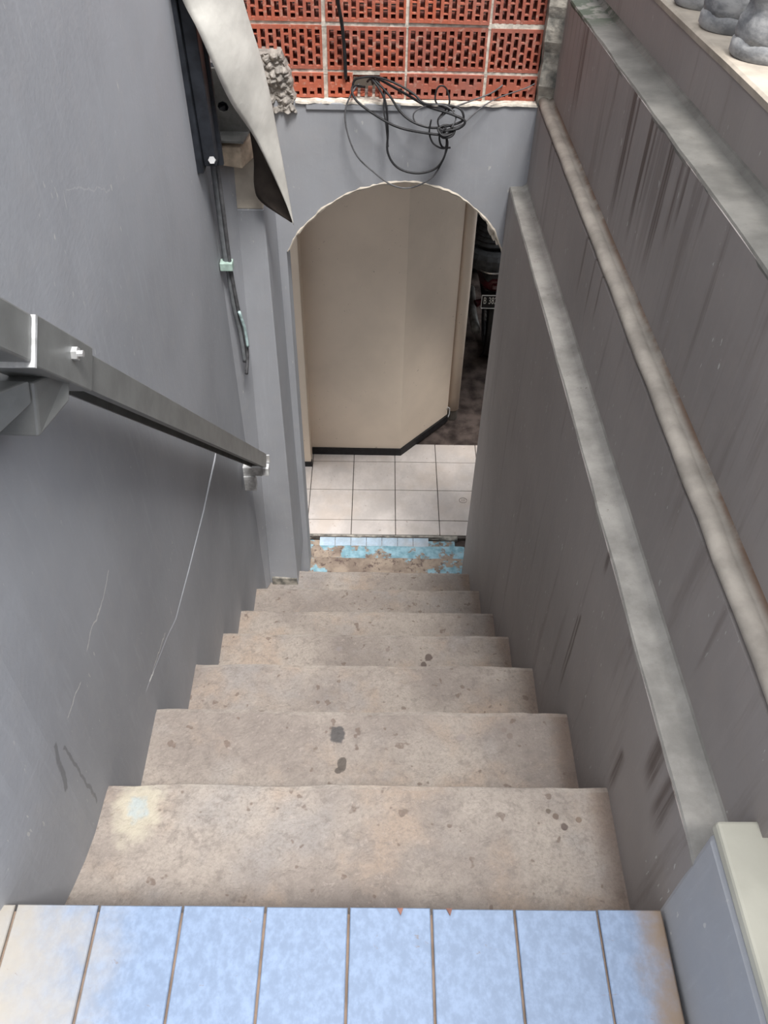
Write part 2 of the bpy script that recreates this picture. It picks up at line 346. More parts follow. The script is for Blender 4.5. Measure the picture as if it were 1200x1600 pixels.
# ---- left wall: house wall above, slightly prouder plaster below
bm = bmesh.new(); secs = []
def xu(y): return -.506 - .60*max(.78-y, 0)**2 - .012*min(max((y-1.0)/1.0, 0), 1)
for y in (.465, .50, .53, .56, .60, .65, .70, .8, 1.2, 1.6, 2.0, 2.3, 2.6, 3.18): secs.append([(xu(y), y, FLOOR-.05), (xu(y), y, 1.3), (-.78, y, 1.3), (-.78, y, FLOOR-.05)])
loft(bm, secs); wl = struct('wall_left', bm, 'wall_l')
bm = bmesh.new(); secs = []
for y, pr, zt in ((.57, -.004, -1.68), (.95, -.004, -1.70), (1.116, .0005, -1.751), (1.294, .001, -1.82), (1.392, .0015, -1.87), (1.589, .0025, -1.903), (1.86, .004, -1.94), (2.10, .005, -1.95), (2.20, .0005, -1.95), (2.74, -.002, -1.95)):
    t = xu(y)-.02; f = xu(y)+pr
    secs.append([(f, y, FLOOR), (f, y, zt-.004), (f-.001, y, zt), (xu(y)-.006, y, zt+.001), (t, y, zt+.001), (t, y, FLOOR)])
loft(bm, secs); obj('lower_plaster', bm, 'wall_l', wl)
# plaster fillet running up beside the pilaster
bm = bmesh.new()
hexa(bm, [(-.53, 2.66, -3.36), (-.502, 2.72, -3.36), (-.50, 2.76, -3.36), (-.53, 2.76, -3.36), (-.53, 2.60, -1.05), (-.462, 2.735, -1.05), (-.45, 2.76, -1.05), (-.53, 2.76, -1.05)])
obj('plaster_fillet', bm, 'wall_l', wl)

# ---- arch wall
ARCH = [(-.338, -3.66), (-.336, -2.6), (-.333, -1.715), (-.296, -1.649), (-.252, -1.596), (-.205, -1.55), (-.152, -1.51), (-.095, -1.477), (-.033, -1.454), (.03, -1.438), (.096, -1.43), (.16, -1.432), (.225, -1.445), (.29, -1.468), (.348, -1.503), (.398, -1.543), (.44, -1.591), (.472, -1.638), (.503, -1.70), (.503, -2.6), (.503, -3.66)]
bm = bmesh.new(); Y0, Y1 = 3.05, 3.17; TOPZ = -1.152
def col(x, zl):
    return [bm.verts.new((x, Y0, zl)), bm.verts.new((x, Y1, zl)), bm.verts.new((x, Y1, TOPZ)), bm.verts.new((x, Y0, TOPZ))]
cols = [col(-.53, -4.15), col(-.338, -4.15)]
for i in (0, 1):
    pass
cols2 = [col(x, z) for x, z in [(-.338, -1.72)]+ARCH[3:19]+[(.545, -1.715)]]; cols3 = [col(.545, -4.15), col(.70, -4.15)]
def quadstrip(cs):
    for a, b in zip(cs, cs[1:]):
        for q in range(4): bm.faces.new((a[q], a[(q+1) % 4], b[(q+1) % 4], b[q]))
    bm.faces.new(cs[0][::-1]); bm.faces.new(cs[-1])
quadstrip(cols); quadstrip(cols2); quadstrip(cols3)
wf = struct('wall_far', bm, 'wall_f')
bm = bmesh.new(); pth = [(x, Y0+.002, z) for x, z in ARCH[2:19]]
pth = smoothpath(pth, 4); tube(bm, [p+Vector((random.uniform(-.002, .002), 0, random.uniform(-.003, .001))) for p in pth], [random.uniform(.003, .0075) for _ in pth], 6)
obj('chipped_arch_edge', bm, 'cream', wf)
bm = bmesh.new()
for (x, z, r) in [(.455, -1.625, .028), (.47, -1.655, .024), (.485, -1.685, .016), (.44, -1.60, .016)]:
    m_ = bmesh.ops.create_icosphere(bm, subdivisions=2, radius=r)
    for v in m_['verts']:
        v.co = Vector((v.co.x*.5, v.co.y*1.2, v.co.z*1.15)) * (1+.3*noise.noise(v.co*60)) + Vector((x, Y0+.055, z))
obj('broken_plaster', bm, 'cream', wf)
# pilaster (left) with unpainted cream top
bm = bmesh.new(); hexa(bm, [(-.505, 2.735, -3.40), (-.363, 2.725, -3.40), (-.363, 3.05, -3.40), (-.53, 3.05, -3.40), (-.475, 2.75, -1.394), (-.370, 2.75, -1.394), (-.37, 3.05, -1.394), (-.53, 3.05, -1.394)])
obj('pilaster', bm, 'wall_f', wf, bevel=.004)
bm = bmesh.new(); hexa(bm, [(-.475, 2.752, -1.394), (-.371, 2.752, -1.394), (-.371, 3.05, -1.394), (-.53, 3.05, -1.394), (-.48, 2.76, -1.03), (-.374, 2.76, -1.03), (-.374, 3.05, -1.03), (-.53, 3.05, -1.03)])
obj('unpainted_pilaster_top', bm, 'cream', wf, bevel=.004)
bm = bmesh.new(); box(bm, -.492, -.366, 2.722, 2.74, -3.37, -3.32)
for v in bm.verts: v.co.x += random.uniform(-.004, .004)
obj('pilaster_foot_skirt', bm, 'mortar_dark', wf, bevel=.003)
# mortar bed on top of the beam, rough
bm = bmesh.new(); secs = []
for i in range(41):
    x = -.27 + .87*i/40; a = random.uniform(.0, .006); h = random.uniform(-.003, .003)
    secs.append([(x, Y0-.003-a, TOPZ-.004+h), (x, Y0-.001-a, TOPZ+.003+h), (x, Y0+.11, TOPZ+.005), (x, Y0+.11, TOPZ-.002)])
loft(bm, secs); obj('mortar_bed', bm, 'mortar', wf)
bm = bmesh.new(); box(bm, -.235, .09, Y0-.006, Y0+.001, -1.178, -1.153); obj('plaster_lip', bm, 'wall_f', wf, bevel=.003)
bm = bmesh.new(); secs = []
for i in range(33):
    z = TOPZ + (-.05-TOPZ)*i/32; a = random.uniform(-.008, .008)
    secs.append([(.553+a*.5, Y0-.012+a, z), (.61, Y0-.03+a, z), (.61, Y0+.11, z), (.553, Y0+.11, z)])
loft(bm, secs); obj('mortar_corner', bm, 'mortar_dark', wf)
# perforated bricks, one mesh per kind, shared
BT = .085; BY = 3.075
def brick_bm(ncol, z0, rows, skip=()):
    wd = ncol*.0255+.005; bm = bmesh.new()
    hgt = rows*.0385+.018
    p = .0255; wcol = .0150
    xs = [.0025+.0055+p*i for i in range(ncol)]
    prev = 0
    for i, x in enumerate(xs):
        if i-1 in skip and i in skip: box(bm, prev, x, 0.03, BT, hgt*.7, hgt)
        else: box(bm, prev, x, 0, BT, 0, hgt)
        prev = x+wcol
        if i in skip: box(bm, x, x+wcol, .03, BT, hgt*.72, hgt); box(bm, x, x+wcol, .012, BT, 0, .01); continue
        tall, small = .0285, .0145; g = .0115
        seq = [tall]*(rows-1)+[tall, small] if False else None
        ho = []; z = hgt-.012
        order = ([tall]*(rows-1)+[small]) if i % 2 == 0 else ([small]+[tall]*(rows-1))
        if rows == 3: order = [tall, tall, tall, small] if i % 2 == 0 else [small, tall, tall, tall]
        zz = z; cuts = []
        tot = sum(order); gap = (hgt-.022-tot)/(len(order)-1)
        for h in order:
            cuts.append((zz-h, zz)); zz -= h+gap
        top = hgt
        for (a, b) in cuts:
            j = random.uniform(-.0012, .0012)
            box(bm, x, x+wcol, 0.0008, BT, b+j, top); top = a+j
        box(bm, x, x+wcol, 0.0008, BT, 0, top)
    box(bm, prev, wd, 0, BT, 0, hgt)
    return bm, wd, hgt
def brick_mesh(ncol, rows, skip=()):
    bm, wd, h = brick_bm(ncol, 0, rows, skip)
    me = bpy.data.meshes.new('brick'); bm.to_mesh(me); bm.free(); me.materials.append(MT['brick']); return me, wd, h
full, FW, FH = brick_mesh(10, 3); cut, CW, CH = brick_mesh(7, 3); low, LW, LH = brick_mesh(10, 2); lowcut, _, _ = brick_mesh(7, 2); lowhole, _, _ = brick_mesh(10, 2, (3, 4, 5, 6)); lowhalf, LHW, _ = brick_mesh(4, 2); fhalf, FHW, _ = brick_mesh(6, 3)
base = WL[wf]
rowz = [-1.145, -1.056, -.910, -.764, -.618, -.472, -.326, -.18]
colx = [-.432, -.160, .109, .380]
def add_brick(me, x, z, sx=1.0, sz=1.0):
    o = bpy.data.objects.new('brick', me); link(o, wf, (x, BY, z+ZO))
    o.location = Vector((x+random.uniform(-.002, .002), BY+random.uniform(-.004, .004), z+random.uniform(-.0015, .0015)+ZO))-base
    o.scale = (sx, 1, sz); o.rotation_euler = (0, random.uniform(-.006, .012), random.uniform(-.01, .01)); return o
for r, z in enumerate(rowz):
    for c_, x in enumerate(colx):
        if r == 0:
            if c_ == 0: add_brick(lowhalf, -.160-.004-LHW-.008, z, 1.0, .84)
            else: add_brick(lowcut if c_ == 3 else (lowhole if c_ == 1 else low), x, z, .93 if c_ == 3 else 1.0, .84)
        else:
                        add_brick(cut if c_ == 3 else full, x, z, .93 if c_ == 3 else 1.0)
bm = bmesh.new()
for z in rowz[1:]: box(bm, -.44, .56, BY+.003, BY+BT-.01, z-.016, z+.002)
for x in colx[1:]: box(bm, x-.014, x+.002, BY+.004, BY+BT-.012, TOPZ+.0, -.03)
obj('brick_mortar', bm, 'mortar', wf)
struct_top = bx(-.53, .70, 3.05, 3.18, -.03, .5); obj('upper_beam', struct_top, 'house', wf)
bm = bx(-.53, -.43, BY, BY+BT, -1.152, -.03); obj('brick_wall_end', bm, 'cement', wf)
# broken cement where the brick corner was hacked away
bm = bmesh.new(); nx, nz = 44, 56; G = []
for j in range(nz+1):
    row = []
    for i in range(nx+1):
        t = j/nz; z = -1.196+.205*t; xr = -.258-.030*t-.05*max(0, t-.62)+.010*noise.noise(Vector((0, z*40, 2))); x = -.43+(xr+.43)*i/nx
        q = Vector((x*42, 0, z*42)); dd = noise.voronoi(q)[0]; h = .020*(.75-min(dd[0], 1.0))+.014*(dd[1]-dd[0])+.012*noise.noise(Vector((x*18, 3, z*18)))+.004*noise.noise(Vector((x*150, 3, z*150)))
        e = min(1, i/3, (nx-i)/3, j/3, (nz-j)/3)
        row.append(bm.verts.new((x, Y0+.035-(h+.032)*e, z)))
    G.append(row)
for j in range(nz):
    for i in range(nx): bm.faces.new((G[j][i], G[j][i+1], G[j+1][i+1], G[j+1][i]))
obj('broken_cement', bm, 'cement', wf)
bm = bx(-.53, -.31, Y0+.03, Y0+.1, -1.19, -1.0); obj('cement_core', bm, 'cement', wf)

# ---- right wall: set back in two ledges
zl = lambda y: -1.224-.071*y
zp = lambda y: -.965-.052*y
zt = lambda y: -.577-.0775*y
zb = lambda y: -.455-.070*y
bm = bmesh.new(); secs = []
for y in (.496, 1.0, 1.5, 2.0, 2.5, 3.05):
    secs.append([(.50, y, FLOOR-.05), (.4982, y, zl(y)-.006), (.56, y, zl(y)-.006), (.56, y, zp(y)-.03), (.605, y, zp(y)-.03), (.6032, y, zt(y)-.005), (.69, y, zt(y)-.005), (.69, y, zb(y)-.012), (1.3, y, zb(y)-.012), (1.3, y, FLOOR-.05)])
loft(bm, secs); wr = struct('wall_right', bm, 'wall_r')
def strip(name, prof, mat, y0=.496, y1=3.05, n=26, jit=.0015, smooth=False):
    bm = bmesh.new(); secs = []
    for i in range(n+1):
        y = y0+(y1-y0)*i/n; a, b = random.uniform(-jit, jit), random.uniform(-jit, jit)
        secs.append([(x+(a if q > 0 else 0), y, z+(b if q > 0 else 0)) for x, z, q in prof(y)])
    loft(bm, secs); return obj(name, bm, mat, wr, smooth=smooth)
strip('low_ledge', lambda y: [(.4985, zl(y)-.022, 0), (.4985, zl(y)-.006, 1), (.501, zl(y), 1), (.545, zl(y)+.002, 0), (.558, zl(y)+.010, 0), (.562, zl(y)+.024, 0), (.562, zl(y)-.03, 0)], 'ledge')
def beadp(y):
    c = (.578, zp(y)-.014); r = .0195
    return [(c[0]+r*math.cos(a), c[1]+r*.8*math.sin(a), 1) for a in [math.radians(210-i*21) for i in range(9)]] + [(.607, zp(y)+.006, 0), (.607, zp(y)-.03, 0)]
strip('rounded_bead', beadp, 'bead', smooth=True)
strip('top_ledge', lambda y: [(.6035, zt(y)-.014, 0), (.6035, zt(y)-.005, 1), (.606, zt(y), 1), (.68, zt(y)+.003, 0), (.688, zt(y)+.012, 0), (.692, zt(y)+.02, 0), (.692, zt(y)-.02, 0)], 'ledge_top')
strip('terrace_coping', lambda y: [(.687, zb(y)-.018, 1), (.684, zb(y)-.004, 1), (.69, zb(y), 1), (1.3, zb(y)+.002, 0), (1.3, zb(y)-.03, 0)], 'coping', n=14)

# ---- balustrade on the terrace edge
prof = [(.066, 0), (.068, .012), (.066, .035), (.060, .045), (.056, .058), (.060, .072), (.064, .088), (.060, .104), (.052, .115), (.050, .13), (.056, .15), (.063, .18), (.064, .21), (.057, .25), (.044, .30), (.033, .345), (.030, .37), (.040, .385), (.042, .40), (.034, .415), (.034, .43), (.055, .445), (.056, .47)]
bl = ['grey concrete baluster at the upper right corner, farthest from the camera', 'grey concrete baluster second farthest at the upper right, its ringed foot in view', 'grey concrete baluster nearest the picture edge at the upper right, ringed foot in view']
for i, y in enumerate((2.235, 2.02, 1.80)):
    t = thing('baluster', bl[i], 'baluster', (.772, y, zb(y)+.001), 'concrete balusters along the terrace edge')
    bm = bmesh.new()
    seg = 28; rings = []
    for r, z in prof:
        rings.append([bm.verts.new((.772+(r+.0035*math.sin(7*a+18*z))*math.cos(a), y+(r+.0035*math.sin(7*a+18*z))*math.sin(a), zb(y)+.03+z+.004*math.sin(7*a))) for a in [2*math.pi*j/seg for j in range(seg)]])
    for a, b in zip(rings, rings[1:]):
        for j in range(seg): bm.faces.new((a[j], a[(j+1) % seg], b[(j+1) % seg], b[j]))
    bm.faces.new(rings[0][::-1]); bm.faces.new(rings[-1])
    obj('turned_shaft', bm, 'baluster', t, smooth=True)
    bm = bmesh.new(); lathe(bm, [(.068, 0), (.073, .006), (.073, .024), (.066, .034)], (.772, y, zb(y)+.001), 24); obj('foot', bm, 'baluster', t, smooth=True)
bm = bmesh.new(); secs = []
for y in (1.66, 2.38): secs.append([(.70, y, zb(y)+.501), (.85, y, zb(y)+.501), (.85, y, zb(y)+.57), (.70, y, zb(y)+.57)])
loft(bm, secs); tag(obj('balustrade_rail', bm, 'baluster', bevel=.01), 'grey concrete top rail resting on the row of balusters', 'rail')

# ---- parapet block on the landing, right
bm = bmesh.new(); hexa(bm, [(.488, -.45, -1.5), (.80, -.45, -1.5), (.80, .520, -1.5), (.490, .505, -1.5), (.515, -.45, -1.172), (.80, -.45, -1.172), (.80, .520, -1.172), (.499, .515, -1.172)])
wp = struct('wall_parapet', bm, 'wall_f', bevel=.012)
bm = bmesh.new(); hexa(bm, [(.513, -.45, -1.172), (.81, -.45, -1.172), (.81, .522, -1.172), (.500, .520, -1.172), (.515, -.45, -1.152), (.81, -.45, -1.152), (.81, .522, -1.152), (.503, .520, -1.152)])
obj('cream_cap', bm, 'capwhite', wp, bevel=.005)

# ---- unseen walls added behind and beside the landing for shading
struct('wall_added_shade_right', bx(.82, 1.05, -2.2, .40, -1.62, 1.6), 'house')
struct('wall_added_shade', bx(-2.6, 2.6, -2.4, -2.2, -1.62, 1.4), 'house')

# ---- landing
lf = struct('floor_landing', bx(-1.6, .488, -2.2, .484, -1.62, -1.426), 'grout')
base = WL[lf]
jx = [-1.326, -1.194, -1.063, -.931, -.800, -.668, -.537, -.406, -.2741, -.143, -.011, .120, .252, .3835, .488]
tm = {}
for r, (ya, yb) in enumerate([(.19, .492), (-.115, .187), (-.42, -.118)]):
    for a, b in zip(jx, jx[1:]):
        key = (round(b-a, 3), r)
        if key not in tm:
            g = .0022; bm = bmesh.new(); box(bm, g, b-a-g, 0, yb-ya, 0, .007); 
            bmesh.ops.bevel(bm, geom=[e for e in bm.edges if all(v.co.z > .005 for v in e.verts)], offset=.0015, segments=1, affect='EDGES')
            me = bpy.data.meshes.new('tile'); bm.to_mesh(me); bm.free(); me.materials.append(MT['tile_blue']); tm[key] = me
        o = bpy.data.objects.new('tile', tm[key]); link(o, lf, (a, ya, -1.427+ZO)); o.location = Vector((a, ya+random.uniform(-.0015, .0015), -1.427+random.uniform(0, .0008)+ZO))-base

# ---- lower passage floor
lo = struct('floor_passage', bx(-3.0, 2.8, 3.72, 4.612, -4.20, -4.108), 'grout_dark')
base = WL[lo]; tm = {}
ys = [3.735, 3.865, 4.145, 4.425, 4.612]
for ya, yb in zip(ys, ys[1:]):
    for i in range(-8, 4):
        a = .150+.287*i; b = a+.287; key = round(yb-ya, 3)
        if key not in tm:
            g = .0028; bm = bmesh.new(); box(bm, g, .287-g, g, yb-ya-(g if yb < 4.6 else 0), 0, .008)
            me = bpy.data.meshes.new('tile'); bm.to_mesh(me); bm.free(); me.materials.append(MT['tile_white']); tm[key] = me
        o = bpy.data.objects.new('tile', tm[key]); link(o, lo, (a, ya, -4.108+ZO)); o.location = Vector((a, ya, -4.108+random.uniform(0, .001)+ZO))-base
bm = bx(-.53, .53, 3.44, 3.70, -4.17, -4.118); o = obj('threshold_bed', bm, 'blue_worn', lo)
me = None
for i in range(-3, 4):
    a = -.0375+.1*i
    if me is None:
        bm = bmesh.new(); box(bm, .0015, .0985, 0, .19, 0, .006); me = bpy.data.meshes.new('small_tile'); bm.to_mesh(me); bm.free(); me.materials.append(MT['tile_small'])
    o = bpy.data.objects.new('small_tile', me); link(o, lo, (a, 3.54, -4.118+ZO)); o.location = Vector((a, 3.535, -4.118+ZO))-base
bm = bmesh.new(); secs = []
for i in range(29):
    x = -.5+1.05*i/28; a = random.uniform(-.006, .006); a += .02 if x > .44 else 0
    secs.append([(x, 3.716-a, -4.125), (x, 3.722-a, -4.109), (x, 3.736, -4.104), (x, 3.736, -4.125)])
loft(bm, secs); obj('broken_mortar_edge', bm, 'mortar_dark', lo)
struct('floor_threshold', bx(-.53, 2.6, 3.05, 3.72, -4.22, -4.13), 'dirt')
bm = bmesh.new()      # faint round scrawl on a tile
tube(bm, [(.605+.026*math.cos(a), 4.055+.024*math.sin(a), -4.0985) for a in [2*math.pi*j/20 for j in range(20)]], .0013, 4)
obj('scrawl_ring', bm, 'pencil', lo)
for x in (-.008, .002, .01):
    bm = bmesh.new(); tube(bm, [(.605+x, 4.045, -4.0985), (.607+x, 4.068, -4.0985)], .0012, 4); obj('scrawl_stroke', bm, 'pencil', lo)
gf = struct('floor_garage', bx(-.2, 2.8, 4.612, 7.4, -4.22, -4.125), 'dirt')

# ---- cream corner wall beyond the arch
bm = bmesh.new(); poly = [(-.445, 4.51), (.186, 4.506), (.535, 4.89), (.535, 5.3), (-.445, 5.3)]
A = [bm.verts.new((x, y, -4.12)) for x, y in poly]; B = [bm.verts.new((x, y, -1.25)) for x, y in poly]
bm.faces.new(A[::-1]); bm.faces.new(B)
for i in range(5): bm.faces.new((A[i], A[(i+1) % 5], B[(i+1) % 5], B[i]))
wy = struct('wall_passage', bm, 'yellow')
bm = bx(-1.2, -.432, 4.375, 5.3, -4.12, -1.25); obj('door_jamb', bm, 'yellow', wy, bevel=.004)
bm = bx(-.446, -.436, 4.44, 4.512, -4.1, -1.25); obj('jamb_moulding', bm, 'yellow', wy)
bm = bmesh.new()
for (p, q) in (((-.432, 4.495), (.192, 4.492)), ((.192, 4.492), (.54, 4.875))):
    hexa(bm, [(p[0], p[1], -4.1), (q[0], q[1], -4.1), (q[0], q[1]+.03, -4.1), (p[0], p[1]+.03, -4.1), (p[0], p[1], -4.045), (q[0], q[1], -4.045), (q[0], q[1]+.03, -4.045), (p[0], p[1]+.03, -4.045)])
box(bm, -1.2, -.426, 4.366, 4.40, -4.1, -4.06)
o = struct('baseboard_passage', bm, 'black_base')
# shell of the passage and the dark garage, with gaps shaped to admit daylight
struct('ceiling_passage', bx(-1.2, 1.75, 3.66, 7.4, -1.25, -1.15), 'slab')
struct('wall_added_dark', bx(-1.2, 2.8, 3.66, 3.76, -1.15, -.72), 'dark_wall')  # unseen wall added behind the bricks to keep the lower holes dark
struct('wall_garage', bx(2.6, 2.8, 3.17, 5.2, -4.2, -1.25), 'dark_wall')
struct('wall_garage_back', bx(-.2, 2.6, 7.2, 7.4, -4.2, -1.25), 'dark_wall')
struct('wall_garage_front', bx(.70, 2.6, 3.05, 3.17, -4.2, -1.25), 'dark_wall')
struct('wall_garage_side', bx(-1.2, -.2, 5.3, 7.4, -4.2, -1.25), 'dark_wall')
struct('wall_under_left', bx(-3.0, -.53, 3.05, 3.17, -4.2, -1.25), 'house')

# ================================================================== STAIRCASE
stair = thing('staircase', 'steep worn pinkish cement staircase running down to the arched doorway', 'staircase', (0, .49, -4.1))
prev = LAND
for i, (y, z) in enumerate(ST):
    nz = ST[i+1][1] if i+1 < len(ST) else -4.12
    bm = bmesh.new(); secs = []; nseg = 36; xa = (xu(y) if i else -.575); xb = .4995
    if i >= 7: xa, xb = -.345, .56
    y0 = prev[0]-.002
    ph = random.uniform(0, 9)
    for s in range(nseg+1):
        x = xa+(xb-xa)*s/nseg
        dy = .006*noise.noise(Vector((x*5, ph, 0)))+.003*noise.noise(Vector((x*22, ph, 3))); dz = .004*noise.noise(Vector((x*4, ph, 7)))
        yy = y+dy; zz = z+dz
        secs.append([(x, y0, nz-.06), (x, y0, zz+.002), (x, y0+(yy-y0)*.5, zz-.002), (x, yy-.016, zz), (x, yy-.005, zz-.003), (x, yy, zz-.012), (x, yy-.004, nz-.06)])
    loft(bm, secs)
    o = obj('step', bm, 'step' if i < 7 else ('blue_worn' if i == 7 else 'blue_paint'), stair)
    if i == 7: o['label'] = 'worn grey-brown step with remnants of blue paint'
    if i == 8: o['label'] = 'lowest step with flaking light blue paint'
    prev = (y, z)

# ================================================================== HANDRAIL
hr = thing('handrail', 'grey square steel tube handrail sloping down along the left wall', 'handrail', (-.43, .9, -2.5))
XR = -.41; XL = -.470
def railpt(y): return -0.766-(y-1.062)*1.0525      # top edge of the rail on its right face
d = Vector((0, 1, -1.0525)).normalized(); nrm = Vector((0, -1.0525, -1)).normalized()   # nrm: from top edge towards the underside
H = .054
def railseg(bm, ya, yb, x0, x1, off, h):
    a = Vector((0, ya, railpt(ya))); b = Vector((0, yb, railpt(yb))); P = lambda p, x, q: (x, p.y+nrm.y*q, p.z+nrm.z*q)
    hexa(bm, [P(a, x0, off+h), P(a, x1, off+h), P(a, x1, off), P(a, x0, off), P(b, x0, off+h), P(b, x1, off+h), P(b, x1, off), P(b, x0, off)])
bm = bmesh.new(); railseg(bm, .90, 2.50, XR-.004, XR, .002, H-.002); obj('rail_side', bm, 'steel', hr, bevel=.001)
bm = bmesh.new(); railseg(bm, .90, 2.50, XL, XL+.004, .002, H-.002); obj('rail_side', bm, 'steel', hr)
bm = bmesh.new(); railseg(bm, .90, 2.50, XL+.004, XR-.004, .002, .004); obj('rail_top', bm, 'steel', hr)
bm = bmesh.new(); railseg(bm, 1.0, 2.49, XR-.016, XR, H-.001, .003); obj('rail_lip', bm, 'steel', hr)
bm = bmesh.new(); railseg(bm, 2.49, 2.50, XL+.004, XR-.004, .006, H-.01); obj('rail_end', bm, 'steel_dark', hr)
bm = bmesh.new(); railseg(bm, .918, 1.066, XL-.003, XR+.006, -.006, H+.012); obj('coupling_sleeve', bm, 'steel', hr, bevel=.002)
bm = bmesh.new(); railseg(bm, .55, .914, XL-.004, XR+.003, -.004, H+.006); obj('upper_rail_tube', bm, 'steel', hr, bevel=.003)
bm = bmesh.new(); railseg(bm, .914, .9185, XL-.004, XR+.0072, -.004, H+.012); obj('weld_seam', bm, 'steel_light', hr)
bm = bmesh.new(); a = Vector((XR+.004, .994, -.722)); tube(bm, [a, a+Vector((.010, 0, 0))], .010, 6); tube(bm, [a+Vector((.009, 0, 0)), a+Vector((.017, 0, 0))], .005, 8); obj('bolt', bm, 'bolt', hr)
# mitred support arm under the sleeve
bm = bmesh.new()
hexa(bm, [(-.56, .895, -.790), (-.442, .895, -.792), (-.412, .958, -.778), (-.56, .958, -.778), (-.56, .905, -.705), (-.428, .905, -.705), (-.408, .985, -.735), (-.56, .985, -.735)])
arm = obj('support_arm', bm, 'steel', hr, bevel=.004)
bm = bmesh.new()
hexa(bm, [(-.56, .80, -.762), (-.50, .84, -.772), (-.437, .900, -.735), (-.56, .900, -.75), (-.56, .83, -.70), (-.50, .85, -.70), (-.432, .903, -.70), (-.56, .91, -.70)])
obj('mitred_arm_end', bm, 'steel', hr, bevel=.003)
# lower bracket
bm = bmesh.new(); box(bm, -.508, -.432, 2.480, 2.515, -2.384, -2.340); obj('bracket_arm', bm, 'steel_light', hr, bevel=.002)
bm = bmesh.new(); box(bm, -.431, -.406, 2.480, 2.515, -2.382, -2.343); obj('bracket_tip', bm, 'steel_light', hr, bevel=.002)
bm = bmesh.new(); box(bm, -.508, -.462, 2.475, 2.51, -2.462, -2.385); obj('bracket_foot', bm, 'steel_light', hr, bevel=.002)
bm = bmesh.new(); box(bm, -.418, -.400, 2.505, 2.513, -2.335, -2.295); obj('end_cap', bm, 'bolt', hr, bevel=.003)

# ================================================================== SHEET, CHANNEL, BLOCK (upper left)
sh = thing('bent_sheet', 'curled weathered white sheet hanging at the top left beside the bricks', 'sheet', (-.36, 2.7, -1.42))
Rt = [(-.40, 2.50, -.38), (-.372, 2.56, -.58), (-.352, 2.60, -.72), (-.340, 2.62, -.789), (-.326, 2.64, -.861), (-.312, 2.66, -.954), (-.30, 2.68, -1.073), (-.285, 2.69, -1.217), (-.275, 2.70, -1.328), (-.266, 2.70, -1.421)]
Lf = [(-.506, 2.40, -.36), (-.503, 2.42, -.57), (-.483, 2.44, -.679), (-.455, 2.44, -.745), (-.432, 2.46, -.828), (-.403, 2.52, -.958), (-.357, 2.60, -1.089), (-.319, 2.65, -1.22), (-.288, 2.68, -1.329), (-.268, 2.70, -1.418)]
RP = smoothpath(Rt, 5); LP = smoothpath(Lf, 5)
def sheet_grid(A, B, bow, th, ncross=9):
    bm = bmesh.new(); G = []
    for q, (a, b) in enumerate(zip(A, B)):
        row = []
        for i in range(ncross):
            t = i/(ncross-1); wdt = (a-b).length
            p = a.lerp(b, t) + Vector((0, -1, .35)).normalized()*(bow*wdt*4*t*(1-t)) + Vector((0, 1, 0))*.004*noise.noise(Vector((q*.2, i*.4, 1)))
            row.append(p)
        G.append(row)
    F = [[bm.verts.new(p) for p in r] for r in G]; Bk = [[bm.verts.new(p+Vector((0, th, -th*.3))) for p in r] for r in G]
    for i in range(len(G)-1):
        for j in range(ncross-1):
            bm.faces.new((F[i][j], F[i+1][j], F[i+1][j+1], F[i][j+1])); bm.faces.new((Bk[i][j], Bk[i][j+1], Bk[i+1][j+1], Bk[i+1][j]))
    for i in range(len(G)-1):
        bm.faces.new((F[i][0], Bk[i][0], Bk[i+1][0], F[i+1][0])); bm.faces.new((F[i][-1], F[i+1][-1], Bk[i+1][-1], Bk[i][-1]))
    for j in range(ncross-1):
        bm.faces.new((F[0][j], F[0][j+1], Bk[0][j+1], Bk[0][j])); bm.faces.new((F[-1][j], Bk[-1][j], Bk[-1][j+1], F[-1][j+1]))
    return bm
obj('sheet_face', sheet_grid(RP, LP, .12, .004), 'sheet', sh, smooth=True)
Fl1 = smoothpath([(-.372, 2.62, -1.075), (-.345, 2.64, -1.135), (-.316, 2.665, -1.232), (-.288, 2.69, -1.334), (-.270, 2.705, -1.414)], 5)
Fl2 = smoothpath([(-.378, 2.66, -1.10), (-.377, 2.68, -1.193), (-.385, 2.69, -1.285), (-.368, 2.70, -1.343), (-.274, 2.708, -1.418)], 5)
obj('folded_underside', sheet_grid(Fl1, Fl2, -.06, .004, 6), 'sheet_back', sh, smooth=True)
# black steel channel on the wall
ch = thing('steel_channel', 'black steel channel bolted upright to the left wall behind the curled sheet', 'channel', (-.49, 2.5, -1.27))
bm = bmesh.new()
hexa(bm, [(-.498, 2.50, -1.135), (-.462, 2.50, -1.135), (-.462, 2.56, -1.135), (-.498, 2.56, -1.135), (-.508, 2.47, -.45), (-.470, 2.47, -.45), (-.470, 2.54, -.45), (-.508, 2.54, -.45)])
obj('channel_web', bm, 'black_steel', ch, bevel=.003)
bm = bmesh.new()
hexa(bm, [(-.498, 2.562, -1.16), (-.452, 2.562, -1.16), (-.452, 2.578, -1.16), (-.498, 2.578, -1.16), (-.508, 2.542, -.45), (-.460, 2.542, -.45), (-.460, 2.558, -.45), (-.508, 2.558, -.45)])
obj('channel_flange', bm, 'black_steel', ch, bevel=.002)
bm = bmesh.new(); hexa(bm, [(-.525, 2.485, -1.15), (-.499, 2.485, -1.15), (-.499, 2.57, -1.15), (-.525, 2.57, -1.15), (-.525, 2.455, -.45), (-.509, 2.455, -.45), (-.509, 2.55, -.45), (-.525, 2.55, -.45)])
obj('mounting_plate', bm, 'black_steel', ch, bevel=.002)
bm = bmesh.new(); a = Vector((-.472, 2.505, -1.118)); tube(bm, [a, a+Vector((0, -.012, .006))], .011, 6); obj('bolt', bm, 'bolt', ch)
